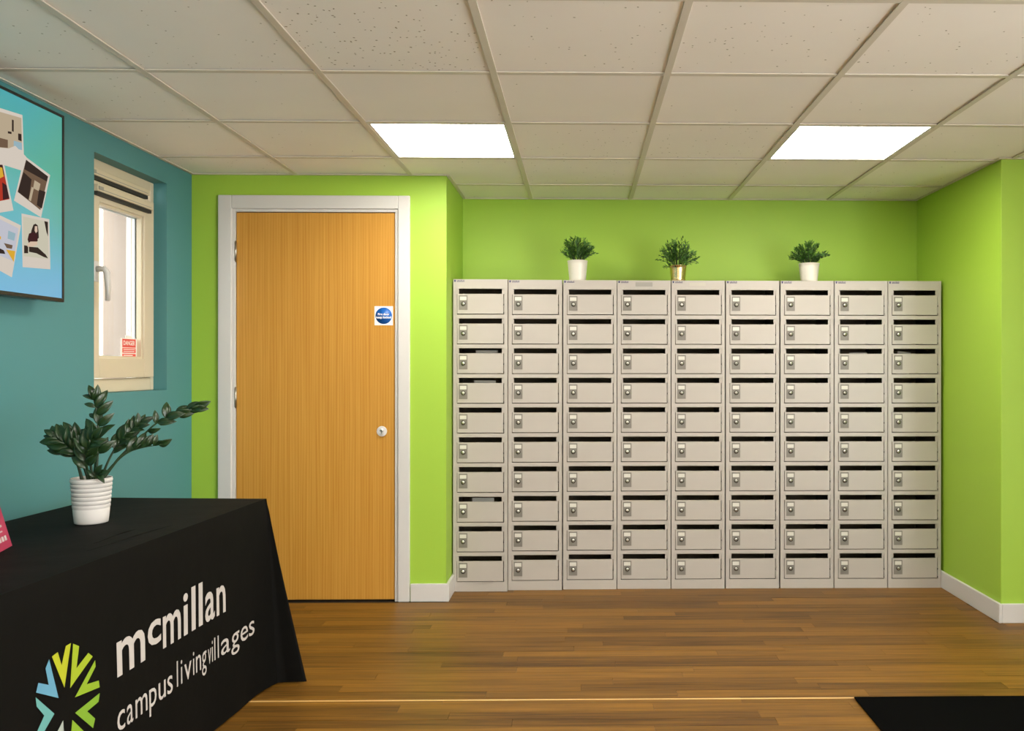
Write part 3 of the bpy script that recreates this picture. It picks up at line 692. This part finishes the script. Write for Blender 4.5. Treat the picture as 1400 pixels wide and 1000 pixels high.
small_plant(at_x(927, YPOT), YPOT, 0.0475, 0.040, 0.092, GOLD, 0.122, 0.150, 'leafy plant in shiny gold pot on the middle locker', 11, 0.05)
pz = small_plant(at_x(1106, YPOT), YPOT, 0.0575, 0.046, 0.106, POTWHITE, 0.110, 0.125, 'leafy plant in white pot, rightmost of the three on the lockers', 23)

# ------------------------------------------------------------------ cloth-covered table
CT = Vector((-1.22, 3.31, 0)); UD = Vector((-0.0576, -0.99834, 0)); ND = Vector((0.99834, -0.0576, 0))   # far front corner, along the front, outward
TZ, TLEN, TDEP = 0.72, 1.83, 0.66
def wave_front(u, z):
    """gentle folds of the hanging front panel, metres outward"""
    t = (TZ - z) / TZ
    a = 0.004 * math.sin(u * 7.0 + 0.6) + 0.0012 * math.sin(u * 19.0 + 2.0)
    return a * min(1, t * 1.6) + 0.012 * t
def front_point(u, z, lift=0.0):
    return CT + UD * u + ND * (wave_front(u, z) + lift) + Vector((0, 0, z))
per = []   # outline: (point, outward normal, kind, coordinate)
NU = 150
for k in range(NU + 1): per.append(('f', k / NU * TLEN))
R = 0.018
verts = []; faces = []
def outline():
    """closed outline of the table top, counter-clockwise seen from above, with outward normals"""
    pts = []
    c0 = CT; fx = UD; nx = -ND
    far_n = -UD
    # far end, from back to front
    for k in range(31): pts.append((c0 + nx * TDEP * (1 - k / 30.0), far_n, 'e', TDEP * (1 - k / 30.0)))
    for k in range(1, 9):
        a = k / 9 * math.pi / 2; pts.append((c0, (far_n * math.cos(a) + ND * math.sin(a)).normalized(), 'c', k / 9))
    for k in range(NU + 1): pts.append((c0 + fx * TLEN * k / NU, ND, 'f', TLEN * k / NU))
    c1 = c0 + fx * TLEN
    for k in range(1, 6):
        a = k / 6 * math.pi / 2; pts.append((c1, (ND * math.cos(a) - far_n * math.sin(a)).normalized(), 'n', k / 6))
    for k in range(31): pts.append((c1 + nx * TDEP * k / 30.0, -far_n, 'n2', TDEP * k / 30.0))
    c2 = c1 + nx * TDEP
    for k in range(1, 61): pts.append((c2 - fx * TLEN * k / 60.0, nx, 'b', TLEN * k / 60.0))
    return pts
ol = outline()[:-1]
NV = 30
zs = [TZ - TZ * 0.992 * (j / NV) for j in range(NV + 1)]
for (p, nn, kd, co) in ol:
    for j, z in enumerate(zs):
        t = j / NV
        rnd_z = z; out = 0.0
        soft = 0.006 * (1 - math.exp(-t * 14))
        if kd == 'f':
            out = wave_front(co, z)
            near = max(0, 1 - co / 0.16); out += 0.030 * near ** 2 * t
            q = p + nn * out
        elif kd == 'c':
            # gathered corner: a soft pleat pushed out towards the room
            a = math.sin(co * math.pi) ** 1.2
            q = p + nn * (wave_front(0, z) * co + 0.012 * t + 0.022 * t) + (ND * 0.97 + UD * 0.10) * (0.125 * t ** 1.15 * a)
        elif kd == 'e':
            out = 0.012 * t + 0.010 * math.sin(co * 16 + 1) * t
            near = max(0, 1 - co / 0.12); q = p + nn * (out + 0.02 * near * t) + ND * 0.03 * near ** 2 * t
        else:
            out = 0.012 * t + 0.008 * math.sin(co * 15) * t
            q = p + nn * out
        if j < 2: q = q - nn * 0.004 * (2 - j) / 2
        verts.append(Vector((q.x, q.y, rnd_z - (0.0 if j else 0.0))))
NO = len(ol); W = NV + 1
for i in range(NO):
    i2 = (i + 1) % NO
    for j in range(NV): faces.append((i * W + j, i * W + j + 1, i2 * W + j + 1, i2 * W + j))
mb = MB(); mb.add(verts, faces, 0, True)
# top, slightly uneven, as a grid stitched by overlapping just under the edge
NTU, NTV = 46, 18
tv_ = []; tf_ = []
for a in range(NTU + 1):
    for b_ in range(NTV + 1):
        p = CT + UD * (TLEN * a / NTU) - ND * (TDEP * b_ / NTV)
        edge = min(a, NTU - a, b_, NTV - b_)
        z = TZ + (0.0 if edge < 1 else 0.0016 + 0.0007 * math.sin(a * 1.7 + b_ * 0.9) * math.sin(b_ * 1.3))
        inset = 0.004 if edge == 0 else 0
        if a == 0: p = p + UD * inset
        if a == NTU: p = p - UD * inset
        if b_ == 0: p = p - ND * inset
        if b_ == NTV: p = p + ND * inset
        tv_.append((p.x, p.y, z))
for a in range(NTU):
    for b_ in range(NTV): k = a * (NTV + 1) + b_; tf_.append((k, k + 1, k + NTV + 2, k + NTV + 1))
mb.add(tv_, tf_, 0, True)
cloth = mb.build('tablecloth', CLOTH, fixn=True)
tag(cloth, 'black fabric tablecloth reaching the floor, printed with logo and lettering', 'tablecloth')
# creases pressed into the cloth top
for (u0, v0, u1, v1) in ((0.55, 0.06, 0.95, 0.10), (0.62, 0.14, 0.85, 0.145)):
    mb = MB(); pts = []
    for k in range(13):
        s_ = k / 12; p = CT + UD * (u0 + (u1 - u0) * s_) - ND * (v0 + (v1 - v0) * s_ + 0.006 * math.sin(s_ * 5)); pts.append((p.x, p.y, TZ + 0.0005 + 0.0012 * math.sin(s_ * math.pi)))
    mb.tube(pts, [0.0012 + 0.002 * math.sin(k / 12 * math.pi) for k in range(13)], 8); mb.build('crease', CLOTH, cloth)
# printed lettering that follows the folds
def interp(x, tab):
    for (a, fa), (b_, fb) in zip(tab, tab[1:]):
        if x <= b_ or (b_, fb) == tab[-1]: return fa + (fb - fa) * (x - a) / (b_ - a)
def dense(vs, fs, maxl):
    bm = bmesh.new(); bv = [bm.verts.new(v) for v in vs]
    for q in fs:
        try: bm.faces.new([bv[i] for i in q])
        except ValueError: pass
    bmesh.ops.triangulate(bm, faces=bm.faces)
    for _ in range(5):
        es = [e for e in bm.edges if e.calc_length() > maxl]
        if not es: break
        bmesh.ops.subdivide_edges(bm, edges=es, cuts=1, use_grid_fill=False); bmesh.ops.triangulate(bm, faces=bm.faces)
    bm.verts.index_update()
    r = [tuple(v.co) for v in bm.verts], [tuple(v.index for v in f_.verts) for f_ in bm.faces]; bm.free(); return r
def cloth_print(body, utab, z0, xh, name, m, offset, lift=0.0016):
    vs, fs = text_mesh(body, 1.0, offset, 3)
    x0, x1 = min(v[0] for v in vs), max(v[0] for v in vs)
    vx, _ = text_mesh('x', 1.0, offset, 3); sx = xh / max(v[1] for v in vx)
    q = [(((v[0] - x0) / (x1 - x0)), v[1] * sx, 0) for v in vs]
    q = [(interp(a, utab), b_, 0) for a, b_, _ in q]
    q, fs = dense(q, fs, 0.02)
    mb = MB(); mb.add([front_point(a, z0 + b_, lift) for a, b_, _ in q], fs)
    o = mb.build(name, m, cloth, fixn=False); return o
def word(body, utab, z0, xh, name, m, offset):
    return cloth_print(body, utab, z0, xh, name, m, offset)
word('m', [(0, 0.978), (1, 0.838)], 0.386, 0.092, 'printed_letter', PRINTWHITE, 0.014)
word('c', [(0, 0.824), (1, 0.752)], 0.414, 0.068, 'printed_letter', PRINTWHITE, 0.018)
word('m', [(0, 0.742), (1, 0.640)], 0.386, 0.092, 'printed_letter', PRINTWHITE, 0.014)
for ch, u0, u1 in (('i', 0.624, 0.596), ('l', 0.574, 0.548), ('l', 0.528, 0.502), ('a', 0.486, 0.424), ('n', 0.412, 0.352)):
    word(ch, [(0, u0), (1, u1)], 0.386, 0.092, 'printed_letter', PRINTWHITE, 0.014)
def spread(txt, spans, z0, xh):
    for ch, (u0, u1) in zip(txt, spans): word(ch, [(0, u0), (1, u1)], z0, xh, 'printed_letter', PRINTWHITE, 0.001)
spread('campus', [(0.983, 0.947), (0.938, 0.906), (0.894, 0.830), (0.820, 0.780), (0.769, 0.730), (0.721, 0.691)], 0.236, 0.052)
spread('living', [(0.667, 0.660), (0.643, 0.634), (0.622, 0.577), (0.567, 0.559), (0.548, 0.515), (0.509, 0.480)], 0.240, 0.052)
spread('villages', [(0.470, 0.450), (0.445, 0.439), (0.430, 0.423), (0.408, 0.401), (0.387, 0.327), (0.319, 0.259), (0.250, 0.190), (0.182, 0.136)], 0.240, 0.050)
logo = [
 ((200, 204, 30), [(1.232, .528), (1.211, .532), (1.198, .495), (1.181, .537), (1.162, .538), (1.189, .436)]),
 ((178, 200, 32), [(1.154, .534), (1.131, .520), (1.143, .468), (1.096, .491), (1.079, .476), (1.168, .427)]),
 ((160, 194, 36), [(1.070, .463), (1.068, .446), (1.105, .413), (1.057, .405), (1.054, .386), (1.151, .397)]),
 ((140, 186, 44), [(1.054, .371), (1.060, .350), (1.105, .343), (1.075, .312), (1.084, .291), (1.151, .358)]),
 ((108, 174, 206), [(1.242, .525), (1.255, .507), (1.245, .464), (1.280, .482), (1.288, .462), (1.211, .419)]),
 ((112, 184, 180), [(1.290, .452), (1.287, .429), (1.262, .397), (1.287, .369), (1.272, .352), (1.227, .387)]),
 ((150, 190, 40), [(1.096, .272), (1.112, .262), (1.150, .300), (1.156, .262), (1.178, .262), (1.162, .345)]),
 ((190, 200, 190), [(1.190, .262), (1.212, .266), (1.216, .305), (1.250, .282), (1.264, .298), (1.196, .358)]),
]
for (c, pts) in logo:
    vs = [(a, b_, 0) for a, b_ in pts]
    q, fs = dense(vs, [tuple(range(6))], 0.03)
    mb = MB(); mb.add([front_point(a, b_, 0.0016) for a, b_, _ in q], fs)
    mb.build('printed_emblem', mat('print_%d_%d_%d' % c, tuple(0.62 * q for q in lin(*c)[:3]) + (1,), 0.7), cloth)

# ------------------------------------------------------------------ large plant on the table
PB = Vector((-1.600, 2.794, TZ + 0.0022))
plant = empty('potted_plant', PB); tag(plant, 'glossy dark green plant in ribbed white pot on black tablecloth', 'plant')
prof = [(0.043, 0.0), (0.0485, 0.002), (0.0495, 0.006), (0.0535, 0.048)]
for k in range(7):
    z = 0.052 + k * 0.0138; rr = 0.0545 + k * 0.0010
    prof += [(rr - 0.0022, z - 0.003), (rr, z), (rr + 0.0008, z + 0.0055), (rr, z + 0.009), (rr - 0.0022, z + 0.0106)]
ztop = 0.052 + 6 * 0.0138 + 0.0118
prof += [(0.0605, ztop), (0.0585, ztop + 0.002), (0.0555, ztop), (0.054, ztop - 0.02)]
MB().lathe(prof, 64).build('pot', POTRIB, plant)
MB().lathe([(0.0545, ztop - 0.018), (0.03, ztop - 0.012), (0.001, ztop - 0.010)], 32, cap=False).build('soil', SOIL, plant)
def leaf_mesh():
    """one pointed oval leaflet along +X, upper side +Z, gently folded and curled, with thickness"""
    L_, n = 1.0, 9; top = []; 
    wid = [0.02, 0.16, 0.25, 0.285, 0.285, 0.255, 0.20, 0.115, 0.0]
    vs = []; fs = []
    for k in range(n):
        x = k / (n - 1); zc = 0.10 * math.sin(x * math.pi) - 0.10 * x * x
        for s_ in (-1, -0.5, 0, 0.5, 1): vs.append((x, s_ * wid[k], zc + 0.10 * abs(s_) * wid[k] / 0.285 * 0.9))
    m0 = len(vs)
    vs += [(x, y_, z - 0.018) for x, y_, z in vs]
    for k in range(n - 1):
        for s_ in range(4):
            a = k * 5 + s_; fs.append((a, a + 5, a + 6, a + 1)); b_ = m0 + a; fs.append((b_, b_ + 1, b_ + 6, b_ + 5))
        for s_ in (0, 4):
            a = k * 5 + s_; q = (a, m0 + a, m0 + a + 5, a + 5); fs.append(q if s_ == 0 else q[::-1])
    mb = MB(); mb.add(vs, fs, 0, True); return mb.mesh('leaf', LEAF)
LEAFM = leaf_mesh()
S = 1.0 / 418.0
def P3(u, v, dy=0.0):   # offset from the pot base measured off the photo, at the plant's own distance; dy = depth towards the far wall
    return Vector(((u - 125.5) * S - dy * 0.55 * 0.0, dy, (716 - v) * S - 0.004))
def frond(path, leaves, seed, r0=0.0052):
    """path: (u, v, depth) control points; leaves: (position along, side angle, length)"""
    rnd = random.Random(seed)
    cp = [P3(*p) for p in path]; pts = []
    n = len(cp)
    for k in range(n - 1):
        p0, p1, p2, p3 = cp[max(k - 1, 0)], cp[k], cp[k + 1], cp[min(k + 2, n - 1)]
        for q in range(6):
            t = q / 6; pts.append(0.5 * ((2 * p1) + (p2 - p0) * t + (2 * p0 - 5 * p1 + 4 * p2 - p3) * t * t + (3 * p1 - p0 - 3 * p2 + p3) * t ** 3))
    pts.append(cp[-1]); N = len(pts)
    mb = MB(); mb.tube(pts, [r0 * (1 - 0.72 * k / (N - 1)) for k in range(N)], 8)
    st = mb.build('stem', STEM, plant)
    for (t, ang, ln) in leaves:
        f_ = t * (N - 1); k = min(int(f_), N - 2); p = pts[k].lerp(pts[k + 1], f_ - k)
        d = (pts[k + 1] - pts[k]).normalized()
        vdir = Vector((-0.5, -0.84, 0.2)) + Vector((0.5, 0, 0))    # towards the room
        side = d.cross(Vector((0, -1, 0.15))).normalized()        # in the picture plane, across the stem
        fwd = d.cross(side).normalized()
        if fwd.y > 0: fwd = -fwd
        a = math.radians(ang)      # angle in the picture plane away from the stem direction
        ax = (d * math.cos(a) + side * math.sin(a) + fwd * rnd.uniform(-0.2, 0.22)).normalized()
        up = Vector((0.46, -0.82, 0.30)) + side * rnd.uniform(-0.55, 0.55) + d * rnd.uniform(-0.3, 0.3); up = (up - ax * up.dot(ax)).normalized()
        yy = up.cross(ax).normalized()
        Mx = Matrix((ax, yy, up)).transposed().to_4x4()
        sc_ = ln * S * 1.08; w_ = sc_ * rnd.uniform(0.70, 0.88)
        o = link(LEAFM, 'leaf', st)
        o.matrix_local = Matrix.Translation(p) @ Mx @ Matrix.Diagonal((sc_, w_, sc_, 1))
# upright frond
frond([(131, 655, 0), (134, 615, 0.0), (134, 575, 0.0), (126, 545, 0.01)],
      [(0.30, 48, 26), (0.36, -44, 24), (0.46, 42, 26), (0.52, -38, 24), (0.60, 50, 25), (0.62, -4, 25), (0.70, -55, 14), (0.74, 58, 26), (0.84, 44, 26), (0.84, -52, 15), (0.94, 34, 22), (0.97, -48, 16), (1.0, -2, 19)], 1)
# long frond to the right
frond([(141, 655, 0.0), (160, 625, 0.02), (185, 598, 0.04), (204, 579, 0.05), (226, 568, 0.06), (252, 558, 0.07)],
      [(0.47, 40, 18), (0.58, -54, 18), (0.60, 30, 24), (0.70, -66, 22), (0.70, 10, 26), (0.80, -8, 24), (0.81, 14, 26), (0.90, -8, 24), (0.92, 10, 24), (1.0, 2, 22), (0.98, 26, 20)], 2, 0.0048)
# lower right frond
frond([(140, 656, -0.01), (155, 635, 0.0), (172, 619, 0.01), (192, 612, 0.02), (212, 609, 0.02)],
      [(0.50, -40, 24), (0.56, -20, 20), (0.64, -52, 24), (0.70, -36, 22), (0.80, -56, 18), (0.90, -66, 15), (0.90, -10, 17), (1.0, -14, 19)], 3, 0.0044)
# middle right frond
frond([(134, 655, 0.02), (144, 622, 0.04), (160, 597, 0.06), (176, 583, 0.07)],
      [(0.34, 30, 22), (0.40, -36, 24), (0.48, 38, 22), (0.54, -34, 26), (0.60, 30, 22), (0.68, -44, 22), (0.72, 34, 20), (0.80, -52, 20), (0.88, -44, 20), (0.90, 26, 17), (1.0, 4, 20), (1.0, -34, 16)], 4, 0.0045)
# left fan
frond([(124, 656, -0.01), (119, 633, -0.02), (110, 614, -0.03), (96, 602, -0.035), (86, 596, -0.035)],
      [(0.30, 42, 22), (0.40, 35, 27), (0.42, -45, 24), (0.48, 30, 28), (0.52, -32, 27), (0.58, 40, 28), (0.62, -38, 27), (0.68, 34, 26), (0.70, -26, 26), (0.78, 34, 24), (0.80, -38, 25), (0.88, 26, 21), (0.90, -30, 21), (1.0, 6, 17), (1.0, -24, 15)], 5)
# second left frond, behind the fan
frond([(121, 656, 0.02), (116, 630, 0.03), (104, 606, 0.03), (88, 594, 0.03)],
      [(0.45, -36, 24), (0.55, 34, 24), (0.65, -36, 25), (0.72, 30, 25), (0.80, -34, 24), (0.88, 28, 22), (1.0, 0, 18)], 15)
# lower left frond
frond([(113, 656, 0.0), (108, 638, 0.0), (104, 624, -0.01), (92, 617, -0.02)],
      [(0.55, 30, 22), (0.68, -20, 22), (0.80, 26, 22), (0.92, -10, 20), (1.0, 10, 18)], 6, 0.0058)
# short frond leaning towards the viewer
frond([(129, 656, -0.02), (129, 636, -0.04), (134, 614, -0.06), (144, 598, -0.07)],
      [(0.30, -52, 24), (0.38, 42, 24), (0.44, -48, 25), (0.54, 34, 26), (0.58, -40, 26), (0.68, 40, 26), (0.72, -36, 26), (0.82, 38, 24), (0.88, -30, 24), (1.0, 8, 22)], 7)
# short back frond
frond([(122, 656, 0.03), (122, 630, 0.04), (120, 608, 0.05), (115, 596, 0.05)],
      [(0.50, 40, 22), (0.60, -40, 22), (0.75, 30, 22), (0.85, -30, 22), (1.0, 0, 20)], 8)
# small low leaves at the rim
frond([(137, 657, -0.03), (141, 648, -0.04), (145, 645, -0.045)], [(0.6, -12, 18), (1.0, 16, 17), (0.35, -70, 15), (0.8, 60, 17)], 9, 0.003)

# ------------------------------------------------------------------ pink leaflet stand at the near end of the table
B0 = Vector((-1.619, 2.436, TZ + 0.003)); B1 = Vector((-1.619 + 0.024 * 1.72, 2.436 - 0.085 * 1.72, TZ + 0.003))
dirn = (B1 - B0).normalized(); back = Vector((-dirn.y, dirn.x, 0)); back = back if back.x < 0 else -back
lean = (back * 0.26 + Vector((0, 0, 0.966))).normalized()
cardw, cardh = 0.30, 0.21
B1 = B0 + dirn * cardw
nrm = lean.cross(dirn).normalized(); nrm = nrm if nrm.x > 0 else -nrm
tc_ = empty('leaflet', B0); tag(tc_, 'pink tent card leaning on the black tablecloth at left edge', 'card')
def cardbox(mb, a0, a1, h0, h1, d0, d1):
    vs = [dirn * a + lean * h + nrm * d for d in (d0, d1) for (a, h) in ((a0, h0), (a1, h0), (a1, h1), (a0, h1))]
    mb.add(vs, [(0, 1, 2, 3), (7, 6, 5, 4), (0, 4, 5, 1), (1, 5, 6, 2), (2, 6, 7, 3), (3, 7, 4, 0)])
    return mb
cardbox(MB(), 0, cardw, 0, cardh, 0, 0.0012).build('front_panel', PINK, tc_, fixn=True)
top = lean * cardh; foot = back * (2 * 0.26 * cardh)
mb = MB(); q = [top, top + dirn * cardw, foot + dirn * cardw, foot]; off = Vector((-0.0012, 0, 0))
mb.add(q + [p + off for p in q], [(0, 1, 2, 3), (7, 6, 5, 4), (0, 4, 5, 1), (1, 5, 6, 2), (2, 6, 7, 3), (3, 7, 4, 0)]); mb.build('rear_panel', PINK, tc_, fixn=True)
mb = MB()
for (a0, a1, h0, h1) in ((0.030, 0.10, 0.062, 0.068), (0.036, 0.12, 0.048, 0.052)): cardbox(mb, a0, a1, h0, h1, 0.0012, 0.0016)
for k in range(7):
    a = 0.022 + k * 0.020; cardbox(mb, a, a + 0.013, 0.022, 0.036, 0.0012, 0.0016)
mb.build('printed_lines', PRINTWHITE, tc_, fixn=True)

# ------------------------------------------------------------------ door mat
mt = MB().box(0, 1.75, 0, 1.25, 0, 0.007).build('doormat', MATBLACK, loc=(1.014, 3.131 - 1.25, 0.0), bevel=0.003)
mt.location = (1.014, 3.128 - 1.25, 0.0016)
tag(mt, 'flat black doormat on the plank floor', 'doormat')
